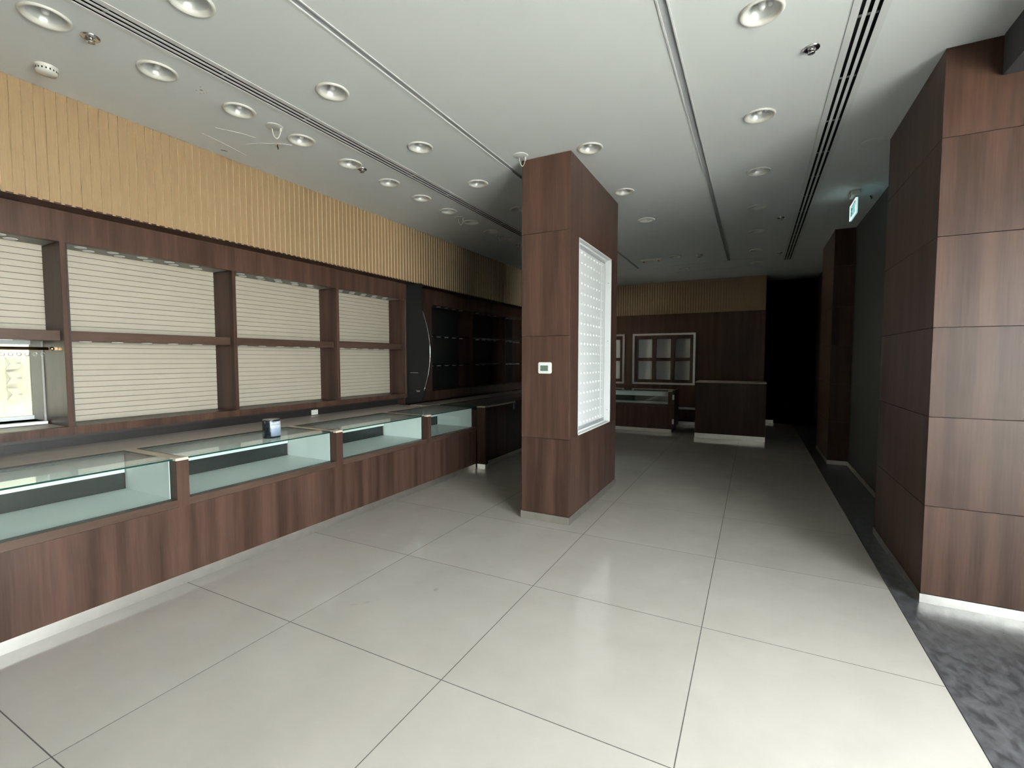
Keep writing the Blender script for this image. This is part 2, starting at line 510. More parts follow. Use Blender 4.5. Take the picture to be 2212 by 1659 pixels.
def slot_gap(x0, x1, ya, yb):
    g = MB()
    g.box(x0 + .007, x1 - .007, ya, yb, H + 0.005, H + 0.03)
    o = g.build('shadow_slot', SLOTGREY, ceil)
    e = MB()
    e.box(x0 - .001, x0 + .008, ya, yb, H - .004, H + .03).box(x1 - .008, x1 + .001, ya, yb, H - .004, H + .03)
    e.build('slot_bead', WHITE, ceil)
slot_gap(SLL[0], SLL[1], Y0, 9.55)
slot_gap(SLR[0], SLR[1], Y0, 9.55)
for k, yy in enumerate((9.55, 10.32)):
    B(-4.2, 0.15, yy, yy + 0.02, H - 0.006, H + 0.001).build('slot_bead', WHITE, ceil)

def diffuser(x0, x1, ya, yb, label):
    xc = (x0 + x1) / 2
    t = thing('linear_air_diffuser', (xc, (ya + yb) / 2, H), label, 'air vent', 'linear slot air diffusers in the ceiling')
    for (a, b) in ((x0, xc - 0.048), (xc + 0.048, x1)):
        B(a, b, ya, yb, H - 0.004, H - 0.0005).build('frame', WHITE, t)
    for q in (-1, 1):
        B(xc + q * 0.0195 - 0.0095, xc + q * 0.0195 + 0.0095, ya, yb, H - 0.003, H - 0.001).build('blade', WHITE, t)
    pl = MB().box(x0, x1, ya, yb, H + 0.05, H + 0.06)
    pl.box(xc - .053, xc - .0482, ya, yb, H - .0005, H + .05).box(xc + .0482, xc + .053, ya, yb, H - .0005, H + .05)
    pl.box(x0, xc - .0482, ya, yb, H - .0004, H + .002).box(xc + .0482, x1, ya, yb, H - .0004, H + .002)
    pl.build('plenum', BLACK, t)
    y = ya + 0.4
    while y < yb:
        B(xc - 0.047, xc + 0.047, y, y + 0.010, H + 0.012, H + 0.02).build('spacer_clip', SLOTGREY, t); y += 0.62
diffuser(DIFL[0], DIFL[1], Y0, 9.0, 'long three slot air diffuser between the two left light rows')
diffuser(DIFR[0], DIFR[1], Y0, DYE, 'long three slot air diffuser beside the right hand columns')

# downlights
trim_me = MB().lathe([(0.1075, 0.0), (0.1075, -0.005), (0.101, -0.011), (0.093, -0.010), (0.083, -0.003), (0.079, 0.006), (0.078, 0.012)], seg=40).mesh('trim_ring', CREAMPLASTIC)
refl_me = MB().lathe([(0.079, 0.010), (0.074, 0.025), (0.062, 0.043), (0.040, 0.056), (0.001, 0.060)], seg=32).mesh('reflector', REFLECTOR)
lm = MB().lathe([(0.001, 0.008), (0.012, 0.010), (0.017, 0.018), (0.018, 0.045), (0.024, 0.060)], (-0.0, 0, 0), 14)
lm.lathe([(0.001, 0.022), (0.010, 0.024), (0.014, 0.032), (0.014, 0.055)], (0.040, 0.012, 0), 12)
lamp_me = lm.mesh('lamp', LAMPGLASS)
names = {'a': 'in row beside the beige slats', 'b': 'in row right of the left diffuser', 'c': 'in row over the wooden pillar', 'd': 'in row beside the right diffuser'}
for k, (x, ys) in ROWS.items():
    for i, y in enumerate(ys):
        t = thing('downlight', (x, y, H), 'recessed downlight, %s from the front %s' % (ORD[i], names[k]), 'ceiling light', 'recessed downlights')
        place('trim_ring', trim_me, (x, y, H), t); place('reflector', refl_me, (x, y, H), t); place('lamp', lamp_me, (x, y, H), t)

# ------------------------------------------------------------------ shell walls
WY0, WY1, WZ0, WZ1 = 0.33, 1.515, 1.03, 1.640       # opening of the small window behind the first cabinet
wl = MB()
XW0, XW1 = -5.02, -4.80
RY0, RY1, RZ0, RZ1 = 9.2, 10.6, 1.0, 2.3            # rear window, hidden from the view by the pillar
wl.box(XW0, XW1, Y0, WY0, -0.2, H + .26).box(XW0, XW1, WY1, RY0, -0.2, H + .26).box(XW0, XW1, RY1, Y1, -0.2, H + .26).box(XW0, XW1, RY0, RY1, -0.2, RZ0).box(XW0, XW1, RY0, RY1, RZ1, H + .26).box(XW0, XW1, WY0, WY1, 0, WZ0).box(XW0, XW1, WY0, WY1, WZ1, H + .26)
wl = tag(wl.build('wall_left', REVEAL), 'left side wall behind the display cabinets', kind='structure')
GX, GA, GB = 2.45, -1.40, 2.20          # glazed entrance, right of the view
tag(B(-5.02, GX + .15, Y0 - 0.15, Y0, -0.2, H + .26).build('wall_front', WALLPAINT), 'plain wall behind the camera', kind='structure')
wr = MB()
wr.box(GX, GX + .15, Y0, GA, -0.2, H + .26).box(GX, GX + .15, GB, Y1, -0.2, H + .26).box(GX, GX + .15, GA, GB, 2.82, H + .26)
tag(wr.build('wall_right', WALLPAINT), 'right side wall beyond the columns', kind='structure')
bh = B(1.19, 1.34, Y0, 3.655, 3.08, H).build('wall_bulkhead', BULK)
tag(bh, 'dark bulkhead along the ceiling above the entrance strip', kind='structure')
win = MB()
ym = [GA, (GA + GB) / 2, GB]
for y in ym:
    win.box(GX + .01, GX + .07, y - .02, y + .02, 0, 2.82)
win.box(GX + .01, GX + .07, GA, GB, 0, 0.05).box(GX + .01, GX + .07, GA, GB, 2.77, 2.82)
wo = tag(win.build('window_1', ALU), 'tall glazed entrance on the right side', kind='structure')
for a, b in zip(ym[:-1], ym[1:]):
    B(GX + .036, GX + .044, a + .02, b - .02, 0.05, 2.77).build('pane', WINGLASS, wo)

tag(B(GX + .15, GX + 1.75, Y0, 4.0, 2.86, 3.04).build('wall_sky_blocker_right', WALLPAINT), 'unseen slab added outside the entrance to block high sky light', kind='structure')  # added overhang, out of view; keeps high sky light off the floor

# left small window
w2 = MB()
w2.box(-5.015, -4.985, WY0, WY1, WZ0, WZ0 + .03).box(-5.015, -4.985, WY0, WY1, WZ1 - .03, WZ1).box(-5.015, -4.985, WY0, WY0 + .03, WZ0, WZ1)
w2o = tag(w2.build('window_2', WHITE), 'small bright window behind the nearest wall cabinet', kind='structure')
B(-5.004, -4.998, WY0 + .03, WY1, WZ0 + .03, WZ1 - .03).build('pane', WINGTINT, w2o)
B(-4.985, -4.74, WY0, WY1, WZ0 - .02, WZ0).build('sill', CASEWHITE, w2o)

w4 = MB().box(-4.99, -4.93, RY0, RY1, RZ0, RZ0 + .04).box(-4.99, -4.93, RY0, RY1, RZ1 - .04, RZ1).box(-4.99, -4.93, RY0, RY0 + .04, RZ0, RZ1).box(-4.99, -4.93, RY1 - .04, RY1, RZ0, RZ1)
w4 = tag(w4.build('window_3', WHITE), 'small rear window on the left wall behind the pillar', kind='structure')
B(-4.965, -4.957, RY0 + .04, RY1 - .04, RZ0 + .04, RZ1 - .04).build('pane', WINGLASS, w4)

# outside
gr = tag(B(-40, 45, -40, 45, -0.6, -0.165).build('ground', PAVING), 'pale outdoor paving beyond the windows', kind='structure')
tag(B(-9.5, -5.03, -14, 16, 3.0, 3.2).build('wall_sky_blocker_left', PAVING), 'unseen slab added outside the left windows to block sky light', kind='structure')  # added roof, out of view; keeps sky light from flooding the left window
fc = B(-12.4, -12.0, -14, 16, -0.2, 7.0).build('outdoor_facade', FACADE)
tag(fc, 'overexposed cream facade seen through the small left window', 'building')
def chev(y, z, s, d):
    m = MB()
    m.prism([(-.5, .5), (.2, .5), (.5, .1), (.1, 0.0), (.5, -.1), (.2, -.5), (-.5, -.5), (-.2, 0)], lambda a, b, t: (-11.99 + t, y + a * s * d, z + b * s), 0, 0.04)
    m.build('ornament', FACADEREC, fc)
for yy in (3.05, 3.40, 3.75, 2.4, 2.05):
    for zz in (1.42, 1.15, 0.85):
        chev(yy, zz, 0.22, 1)

# ------------------------------------------------------------------ beige slatted fascia
XF = -4.24
fa = MB()
fa.box(-4.80, XF - 0.021, Y0, 11.6, 2.565, H)
fa = tag(fa.build('trim_1', SLAT), 'beige vertical slat fascia under the ceiling on the left wall', kind='structure')
B(-4.80, XF - 0.004, Y0, 11.6, 2.555, 2.565).build('soffit', WOOD, fa)
sm = MB().prism([(-0.022, -0.0287), (0, -0.0287), (-0.0115, 0.0287), (-0.022, 0.0287)], lambda a, b, s: (a, b, s), 2.556, H - 0.001)
sm.m[2] = 1                        # front-facing edge of each board, paler than its face
slat_me = sm.mesh('slat', [SLAT, SLATEDGE])
n = int((11.55 - Y0) / 0.0578)
base = 2.060 + 0.0289 - 0.0578 * 63
for i in range(n):
    y = base + 0.0578 * i
    if Y0 + .03 < y < 11.54:
        place('slat', slat_me, (XF, y, 0), fa)

# ------------------------------------------------------------------ wall display cabinets
XFR, XTB, XPK = -4.42, -4.47, -4.72
ZB, ZF, ZS0, ZS1, ZT = 0.945, 1.005, 1.632, 1.705, 2.335
POSTS = [0.285, 1.525, 2.767, 4.018, 5.240]
puck_me = MB().lathe([(0.0, -0.004), (0.034, -0.004), (0.037, -0.002), (0.037, 0.004)], seg=24, smooth=False).mesh('puck_light', PUCK)
CABNAME = ['nearest mahogany wall cabinet with the small bright window at left', 'mahogany wall cabinet directly right of the window cabinet',
           'mahogany wall cabinet above the white wall socket', 'mahogany wall cabinet next to the curved end panel']
plank_cache = {}
for k in range(4):
    ya, yb = POSTS[k] + 0.031, POSTS[k + 1]
    t = thing('wall_cabinet', ((XFR + XPK) / 2, (ya + yb) / 2, ZB), CABNAME[k], 'cabinet', 'wall display cabinets on the left')
    yA = POSTS[k] if k == 0 else POSTS[k] + 0.031
    B(XFR, XTB, yA, yb + 0.031, ZT, 2.555).build('header', WOOD, t)
    B(XFR, XTB, yA, yb + 0.031, ZB, ZF).build('bottom_rail', WOOD, t)
    MB().bevel_box(XTB, XFR, yb - 0.003, yb + 0.031, ZF, ZT, 0.002).build('post', WOOD, t)
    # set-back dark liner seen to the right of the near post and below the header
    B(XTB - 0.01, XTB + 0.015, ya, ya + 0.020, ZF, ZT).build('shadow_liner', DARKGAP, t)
    for (a, b) in ((ya, ya + 0.018), (yb, yb + 0.018)):
        B(XTB, XPK - (0.07 if k == 0 else 0.015), a, b, ZF, ZT).build('side_panel', WOOD, t)
    sf = B(XTB, XPK - .015, ya + .018, yb, ZT + 0.006, ZT + 0.03).build('soffit', GREYSOFFIT, t)
    fl_ = B(XTB, XPK - (0.04 if k == 0 else 0), ya + .018, yb, ZF - 0.03, ZF).build('cabinet_floor', LEDGE if k == 0 else WOODH, t)
    sh = MB().bevel_box(XPK, XTB - 0.012, ya + .018, yb, ZS0, ZS1, 0.002).build('shelf', WOODH, t)
    L_ = yb - ya
    for j in range(5):
        yy = ya + 0.13 + j * (L_ - 0.20) / 5
        place('puck_light', puck_me, (XTB - 0.075, yy, ZT + 0.005), t)
        place('puck_light', puck_me, (XTB - 0.175, yy + 0.085, ZT + 0.005), t)
        place('puck_light', puck_me, (XTB - 0.065, yy, ZS0 - 0.001), t)
    B(XPK - 0.035, XPK - 0.013, ya + .018, yb, ZS1 - .02 if k == 0 else ZF - .02, ZT + .02).build('back_board', PLANKGAP, t)
    for (z0, z1) in (((ZF, ZS0), (ZS1, ZT + .006)) if k else ((ZS1, ZT + .006),)):
        npk = int(round((z1 - z0) / 0.0445)); ph = (z1 - z0) / npk
        key = (round(L_, 3), round(ph, 4))
        if key not in plank_cache:
            plank_cache[key] = MB().box(-0.013, 0, -(L_ - .02) / 2, (L_ - .02) / 2, 0.0045, ph).mesh('plank', PLANK)
        for j in range(npk):
            place('plank', plank_cache[key], (XPK, (ya + .018 + yb) / 2, z0 + j * ph), t)
    if k == 0:   # reveal panels around the window
        B(-4.81, -4.80, WY1, yb, ZF, WZ1).build('reveal_strip', REVEAL, t)
t = B(-4.52, -4.66, 4.20, 5.20, ZS1, ZS1 + 0.012)
tag(t.build('loose_board', WOOD), 'loose wooden board lying on the shelf beside the curved panel', 'board')

# brass rod with rings in the window cabinet
t = thing('curtain_rod', (-4.55, 0.90, 1.573), 'thin brass curtain rod with small rings across the left window', 'curtain rod')
MB().cyl(0.011, -0.56, 0.575, (-4.55, 0.90, 1.573), 16, axis='y').build('rod', BRASS, t)
MB().lathe([(0.001, -.016), (.010, -.012), (.015, 0), (.010, .012), (.001, .016)], (-4.55, 1.497, 1.573), 16, axis='y').build('finial', BRASS, t)
B(-4.56, -4.54, 1.505, 1.524, 1.563, 1.583).build('bracket', BRASS, t)
for i in range(26):
    y = 0.42 + i * 0.041
    m = MB(); m.tube([(-4.55, y + .011 * math.cos(a), 1.532 + .013 * math.sin(a)) for a in [2 * math.pi * q / 12 for q in range(13)]], 0.0022, 6)
    m.build('ring', ALU, t)

# recess wall between worktop and cabinets, and dark wall behind the far cabinets
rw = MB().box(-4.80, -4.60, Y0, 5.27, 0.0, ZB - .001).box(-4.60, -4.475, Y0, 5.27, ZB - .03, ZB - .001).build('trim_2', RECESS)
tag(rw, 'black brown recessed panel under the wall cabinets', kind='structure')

# white wall socket
t = thing('wall_socket', (-4.595, 3.747, 0.862), 'white double wall socket on the dark recessed panel', 'socket')
MB().bevel_box(-4.60, -4.587, 3.765, 3.855, 0.842, 0.912, .003).build('plate', CREAMPLASTIC, t)
for yy in (3.790, 3.830):
    m = MB()
    for (dy, dz) in ((0, .012), (-.008, -.008), (.008, -.008)):
        m.box(-4.5872, -4.5862, yy + dy - .003, yy + dy + .003, .877 + dz - .004, .877 + dz + .004)
    m.build('socket_holes', OUTLETGREY, t)

# curved end panel
t = thing('curved_end_panel', (-4.25, 5.29, 0.84), 'dark bow fronted end panel with a chrome edge after the cabinets', 'panel')
out = [(-4.46, 0.845), (-4.16, 0.90)]
arc = []
for i in range(17):
    u = i / 16
    z = 1.05 + u * 1.12
    xx = -4.20 + 0.185 * math.sin(math.pi * (0.10 + 0.83 * u)) ** 0.8
    arc.append((xx, z))
out += arc + [(-4.16, 2.36), (-4.16, 2.55), (-4.46, 2.55)]
MB().prism(out, lambda a, b, s: (a, s, b), 5.272, 5.312).build('panel', BLACK, t)
MB().tube([(a + .004, 5.272, b) for a, b in arc], 0.0055, 8).build('chrome_edge', CHROME, t)
B(-4.36, -4.22, 5.266, 5.272, 1.30, 1.305).build('thin_rail', CHROME, t)
MB().prism([(-.035, 0), (-.02, -.016), (.02, -.016), (.035, 0)], lambda a, b, s: (-4.222 + a, s, 1.05 + b), 5.262, 5.272).build('bracket', ALU, t)
B(XFR - .04, XTB - .3, 5.262, 5.272, .845, 2.55).build('side_board', WOOD, t)

# far dark cabinets
FP = [5.86, 7.05, 8.26, 9.16]
FN = ['darkest far wall cabinet just beyond the curved panel', 'far wall cabinet, middle of the three unlit ones', 'far wall cabinet half hidden behind the wooden pillar']
small_puck = MB().lathe([(0.0, -0.004), (0.034, -0.004), (0.036, 0.004)], seg=16, smooth=False).mesh('puck_light', PUCK)
for k in range(3):
    ya, yb = FP[k], FP[k + 1]
    t = thing('wall_cabinet', (-4.57, (ya + yb) / 2, 0.945), FN[k], 'cabinet', 'unlit wall cabinets at the far left')
    y0 = 5.312 if k == 0 else ya
    B(-4.42, -4.47, y0, yb, 2.33, 2.555).build('header', WOOD, t)
    B(-4.42, -4.47, y0, yb, 0.86, 1.0).build('bottom_rail', WOOD, t)
    B(-4.42, -4.72, yb - .03, yb, 1.0, 2.33).build('side_panel', WOOD, t)
    if k == 0: B(-4.42, -4.72, 5.312, ya, 1.0, 2.33).build('side_panel', WOOD, t)
    B(-4.72, -4.74, ya, yb, .86, 2.36).build('back_board', BLACK, t)
    B(-4.47, -4.72, ya, yb, 2.335, 2.36).build('soffit', WOODH, t)
    B(-4.47, -4.72, ya, yb, .98, 1.0).build('cabinet_floor', WOODH, t)
    for z in (1.39, 1.85):
        B(-4.48, -4.72, ya, yb - .03, z + .004, z + .03).build('shelf', DARKSHEET, t)
    for z in (1.388, 1.848, 2.333):
        for j in range(5):
            place('puck_light', small_puck, (-4.54, ya + .12 + j * (.215 if k < 2 else .165), z), t)
tag(B(-4.80, -4.74, 5.27, 9.16, 0, 2.56).build('trim_3', WOOD), 'dark panelling behind the far left cabinets', kind='structure')
tag(MB().box(-4.80, -4.42, 9.16, RY0, 0, 2.56).box(-4.80, -4.42, RY1, 11.6, 0, 2.56).box(-4.80, -4.42, RY0, RY1, 0, RZ0).box(-4.80, -4.42, RY0, RY1, RZ1, 2.56).build('trim_4', WOOD), 'dark wood wall at the far left corner', kind='structure')

# ------------------------------------------------------------------ display counters
def counter(name, u0, u1, fmap, origin, label, post=True, near_post=False, group=None, depth=0.60, back=True):
    """fmap(u, v, z) -> world; u along the counter, v depth from the base front"""
    t = thing(name, origin, label, 'display counter', group)
    def bx(ua, ub, va, vb, za, zb, nm, mat, mi=0):
        a = fmap(ua, va, za); b = fmap(ub, vb, zb)
        return B(a[0], b[0], a[1], b[1], a[2], b[2], mi).build(nm, mat, t)
    pw = 0.075
    ue = u1 - pw if post else u1            # end of the glass bay
    us = u0 + (pw if near_post else 0)
    bx(u0, u1, 0.000, 0.018, 0.068, 0.523, 'base_panel', WOOD)
    bx(u0, u1, 0.002, 0.018, 0.0, 0.068, 'kick_plate', STEEL)
    bx(u0, u1, 0.02, 0.60, 0.0, 0.52, 'carcass', WOOD)
    bx(us, ue, -0.010, 0.055, 0.527, 0.575, 'rail', WOODH)
    bx(us, ue, 0.055, 0.64, 0.553, 0.572, 'case_floor', CASEWHITE)
    bx(us, us + 0.004, 0.072, 0.645, 0.572, 0.834, 'side_lining', CASEWHITE)
    bx(ue - 0.004, ue, 0.072, 0.645, 0.572, 0.834, 'side_lining', CASEWHITE)
    if back:
        bx(us + .012, ue - .012, 0.632, 0.645, 0.690, 0.834, 'back_rail', CASEWHITE)
        d = bx(us + .012, ue - .012, 0.648, 0.655, 0.572, 0.70, 'opening_shade', DARKSHEET)  # dark sheet stands in for the shade in the open case back
    bx(us, ue, 0.056, 0.064, 0.572, 0.832, 'front_glass', GLASS)
    g = 0.0015
    a = fmap(us + g, 0.022, .834); b = fmap(ue - g, 0.66, .844)
    o = MB().box(a[0], b[0], a[1], b[1], .834, .844, (2, 0, 1, 1, 1, 1)).build('top_glass', [DUSTGLASS, GLASSEDGE, GLASS], t)
    if post:
        p = bx(ue, u1, -0.012, 0.075, 0.525, 0.832, 'post', WOOD)
        a = fmap(ue - .004, -0.014, .832); b = fmap(u1, 0.060, .850)
        MB().bevel_box(min(a[0], b[0]), max(a[0], b[0]), min(a[1], b[1]), max(a[1], b[1]), .832, .850, .003).build('post_cap', CAPBEIGE, p)
        bx(ue, u1, 0.062, 0.66, 0.575, 0.842, 'divider', CAPBEIGE)
    return t
left = lambda u, v, z: (-3.345 - v, u, z)
LN = ['nearest glass display counter at the left edge', 'glass display counter holding the black tin', 'glass display counter right of the tin, under the socket', 'glass display counter before the dark far pilaster']
LU = [(0.40, 1.751), (1.751, 3.067), (3.067, 4.387), (4.387, 5.40)]
for k, (a, b) in enumerate(LU):
    counter('display_counter', a, b, left, (-3.65, (a + b) / 2, 0), LN[k], post=(k < 3), group='glass display counters along the left wall')
# out of view continuation of the run
counter('display_counter', -0.95, 0.40, left, (-3.65, -0.27, 0), 'glass display counter just beyond the left edge of view', group='glass display counters along the left wall')

# end pilaster and far counter
t = thing('end_pilaster', (-3.265, 5.44, 0), 'dark wooden end pilaster with steel foot in the counter run', 'pilaster')
B(-3.20, -3.33, 5.402, 5.473, 0.068, 0.842).build('panel', WOOD, t)
B(-3.203, -3.33, 5.402, 5.474, 0.0, 0.068).build('kick_plate', STEEL, t)
MB().bevel_box(-3.335, -3.205, 5.402, 5.474, .842, .856, .002).build('cap', CAPBEIGE, t)
t = thing('display_counter', (-3.65, 7.0, 0), 'unlit far display counter with glass top beyond the pilaster', 'display counter')
B(-3.29, -3.31, 5.475, 8.9, .068, .83).build('base_panel', WOOD, t)
B(-3.292, -3.31, 5.475, 8.9, 0, .068).build('kick_plate', STEEL, t)
B(-3.312, -3.98, 5.475, 8.9, 0, .80).build('carcass', WOOD, t)
MB().box(-3.27, -4.0, 5.48, 8.9, .834, .844, (2, 0, 1, 1, 1, 1)).build('top_glass', [DUSTGLASS, GLASSEDGE, GLASS], t)
B(-3.255, -3.275, 5.48, 6.40, .828, .848).build('edge_band', CAPBEIGE, t)
B(-3.286, -3.29, 6.40, 6.425, .72, .83).build('latch_plate', ALU, t)

# worktop ledges behind the glass
tag(MB().bevel_box(-4.60, -4.012, Y0, 5.265, 0.80, 0.838, .003).build('worktop', LEDGE), 'long pale brown worktop ledge behind the near glass counters', 'worktop')
tag(MB().bevel_box(-4.42, -4.015, 5.32, 9.0, 0.80, 0.838, .003).build('worktop', LEDGE), 'dim worktop ledge behind the far counter', 'worktop')
rc = B(-4.02, -4.46, Y0, 9.0, 0.0, 0.80).build('trim_5', WOOD)
tag(rc, 'dark cupboard fronts under the worktop ledge', kind='structure')

# black tin with label
t = thing('tin', (-3.555, 2.515, 0.846), 'black oval tin with a blue grey label on the glass counter', 'tin')
def oval(s, z, n=32):
    pts = []
    for i in range(n):
        a = 2 * math.pi * i / n
        # rounded box outline
        c, q = math.cos(a), math.sin(a)
        pts.append((-3.555 + math.copysign(abs(c) ** .8, c) * .058 * s, 2.515 + math.copysign(abs(q) ** .8, q) * .066 * s, z))
    return pts
m = MB()
lv = [(0.97, .846), (1.0, .850), (1.0, .988), (0.97, .994), (0.90, .997)]
for s, z in lv: m.v += oval(s, z)
for j in range(len(lv) - 1):
    for i in range(32):
        k = (i + 1) % 32
        m.f.append([j * 32 + i, j * 32 + k, (j + 1) * 32 + k, (j + 1) * 32 + i]); m.m.append(0); m.s.append(True)
m.f.append(list(range(32))[::-1]); m.m.append(0); m.s.append(False)
m.build('body', TINBLACK, t)
m = MB(); m.v += oval(0.93, .996) + oval(0.93, 1.001); 
for i in range(32):
    k = (i + 1) % 32
    m.f.append([i, k, 32 + k, 32 + i]); m.m.append(0); m.s.append(True)
m.f.append(list(range(32, 64))); m.m.append(0); m.s.append(False)
m.build('lid', TINLID, t)
lab = [p for p in oval(1.025, 0)]
sel = list(range(29, 32)) + list(range(0, 6))
m = MB()
for z in (.862, .985):
    m.v += [(lab[i][0], lab[i][1], z) for i in sel]
ns = len(sel)
for i in range(ns - 1):
    m.f.append([i, i + 1, ns + i + 1, ns + i]); m.m.append(0); m.s.append(True)
lb = m.build('paper_label', LABEL, t)
sol = lb.modifiers.new('thickness', 'SOLIDIFY'); sol.thickness = 0.0015; sol.offset = 0

# ------------------------------------------------------------------ central pillar
PX0, PX1, PY0, PY1 = -1.925, -1.453, 3.915, 5.490
pil = tag(B(PX0 + .012, PX1 - .075, PY0 + .012, PY1 - .012, 0, H).build('pillar', DARKGAP), 'free standing mahogany clad pillar with a white light box', kind='structure')
zs = [0.070, 0.772, 1.705, 2.630, H]
g = 0.0018
for i in range(4):
    MB().bevel_box(PX0, PX1 - .0, PY0, PY0 + .018, zs[i] + g, zs[i + 1] - g, .0015).build('wood_panel', WOOD, pil)
    MB().bevel_box(PX0, PX0 + .012, PY0 + .018, PY1 - .018, zs[i] + g, zs[i + 1] - g, .0015).build('wood_panel', WOOD, pil)
    MB().bevel_box(PX0, PX1, PY1 - .018, PY1, zs[i] + g, zs[i + 1] - g, .0015).build('wood_panel', WOOD, pil)
LY0, LY1, LZ0, LZ1 = 4.145, 5.236, 0.782, 2.612
for (a, b, c, d) in ((PY0 + .018, PY1 - .018, .070, LZ0), (PY0 + .018, PY1 - .018, LZ1, H), (PY0 + .018, LY0, LZ0, LZ1), (LY1, PY1 - .018, LZ0, LZ1)):
    B(PX1 - .075, PX1, a, b, c + g / 2, d - g / 2).build('wood_panel', WOOD, pil)
m = MB()
m.box(PX0 - .006, PX1 + .006, PY0 - .006, PY0 + .004, 0, .070).box(PX1 - .004, PX1 + .006, PY0, PY1, 0, .070).box(PX0 - .006, PX0 + .004, PY0, PY1, 0, .070).box(PX0 - .006, PX1 + .006, PY1 - .004, PY1 + .006, 0, .070)
m.build('kick_plate', STEEL, pil)

t = thing('light_box', (PX1 - .03, (LY0 + LY1) / 2, LZ0), 'tall white recessed light box with rows of small LED modules on pillar', 'light box')
XL = PX1 - 0.066
m = MB()
m.box(XL - .006, PX1 + .002, LY0, LY0 + .010, LZ0, LZ1).box(XL - .006, PX1 + .002, LY1 - .010, LY1, LZ0, LZ1)
m.box(XL - .006, PX1 + .002, LY0, LY1, LZ0, LZ0 + .010).box(XL - .006, PX1 + .002, LY0, LY1, LZ1 - .010, LZ1)
m.build('frame', WHITE, t)
B(XL - .008, XL - .002, LY0, LY1, LZ0, LZ1).build('back_sheet', SLOTGREY, t)
B(XL - .002, XL + .003, LY0 + .010, LY1 - .055, LZ0 + .055, LZ1 - .055).build('led_board', WHITE, t)
B(XL + .003, XL + .007, LY1 - .175, LY1 - .055, LZ0 + .055, LZ1 - .055).build('edge_strip', WHITE, t)
for (z, zz) in ((LZ0 + .012, LZ0 + .026), (LZ1 - .030, LZ1 - .012)):
    B(XL, XL + .028, LY0 + .012, LY1 - .05, z, zz).build('tape_strip', CASEWHITE, t)
for r in range(18):
    z = 0.868 + r * 0.0975
    m = MB()
    for c in range(10):
        y = LY0 + .065 + c * .098
        m.lathe([(.013, .003), (.012, .008), (.006, .013), (.001, .014)], (XL, y, z), 8, axis='x')
        m.box(XL + .003, XL + .005, y - .020, y + .020, z - .002, z + .002)
    o = m.build('led_strip', WHITE, t); o['kind'] = 'stuff'
for z in (2.35, 1.70, 0.92):
    MB().cyl(0.004, LY1 - .0115, LY1 - .0095, (PX1 - .03, 0, z), 10, axis='y').build('screw', BLACK, t)

t = thing('thermostat', (-1.686, PY0 - .008, 1.366), 'white thermostat with a grey green screen on the pillar', 'thermostat')
def rrect(x0, x1, z0, z1, r, y0, y1):
    o = []
    for cx, cz, a0 in ((x1 - r, z1 - r, 0), (x0 + r, z1 - r, 90), (x0 + r, z0 + r, 180), (x1 - r, z0 + r, 270)):
        for q in range(5):
            a = R(a0 + q * 22.5); o.append((cx + r * math.cos(a), cz + r * math.sin(a)))
    return MB().prism(o, lambda a, b, s: (a, s, b), y0, y1)
rrect(-1.752, -1.622, 1.366, 1.468, .016, PY0 - .014, PY0).build('backplate', CREAMPLASTIC, t)
rrect(-1.742, -1.632, 1.376, 1.458, .010, PY0 - .022, PY0 - .014).build('body', WHITE, t)
B(-1.725, -1.651, PY0 - .0235, PY0 - .022, 1.390, 1.440).build('screen', LCD, t)

# ------------------------------------------------------------------ right hand columns
def column(x0, x1, y0, y1, label, seams):
    c = tag(B(x0 + .012, x1, y0 + .012, y1 - .012, 0, H).build('column', DARKGAP), label, kind='structure')
    for i in range(len(seams) - 1):
        z0, z1 = seams[i] + .0015, seams[i + 1] - .0015
        MB().bevel_box(x0, x1, y0, y0 + .016, z0, z1, .0012).build('wood_panel', WOOD, c)
        MB().bevel_box(x0, x0 + .012, y0 + .016, y1 - .016, z0, z1, .0012).build('wood_panel', WOOD, c)
        MB().bevel_box(x0, x1, y1 - .016, y1, z0, z1, .0012).build('wood_panel', WOOD, c)
    m = MB().box(x0 - .005, x1, y0 - .006, y0 + .004, 0, .055)
    m.box(x0 - .004, x0 + .006, y0, y1 + .004, 0, .055).box(x0 - .005, x1, y1 - .004, y1 + .006, 0, .055)
    m.build('kick_plate', STEEL, c)
    return c
SE = [0.055, 0.604, 1.149, 1.686, 2.221, 2.789, H]
column(0.945, 2.445, 3.662, 4.93, 'mahogany column bright in daylight at the right edge', SE)
column(0.955, 1.498, 7.95, 9.26, 'second column in deep shade at the far right', SE)
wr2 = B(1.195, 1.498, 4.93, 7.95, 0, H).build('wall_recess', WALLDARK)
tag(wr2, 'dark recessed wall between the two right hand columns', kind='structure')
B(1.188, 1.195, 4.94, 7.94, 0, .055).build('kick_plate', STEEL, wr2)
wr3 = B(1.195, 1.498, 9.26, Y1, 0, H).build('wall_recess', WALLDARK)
tag(wr3, 'unlit wall beyond the second right hand column', kind='structure')

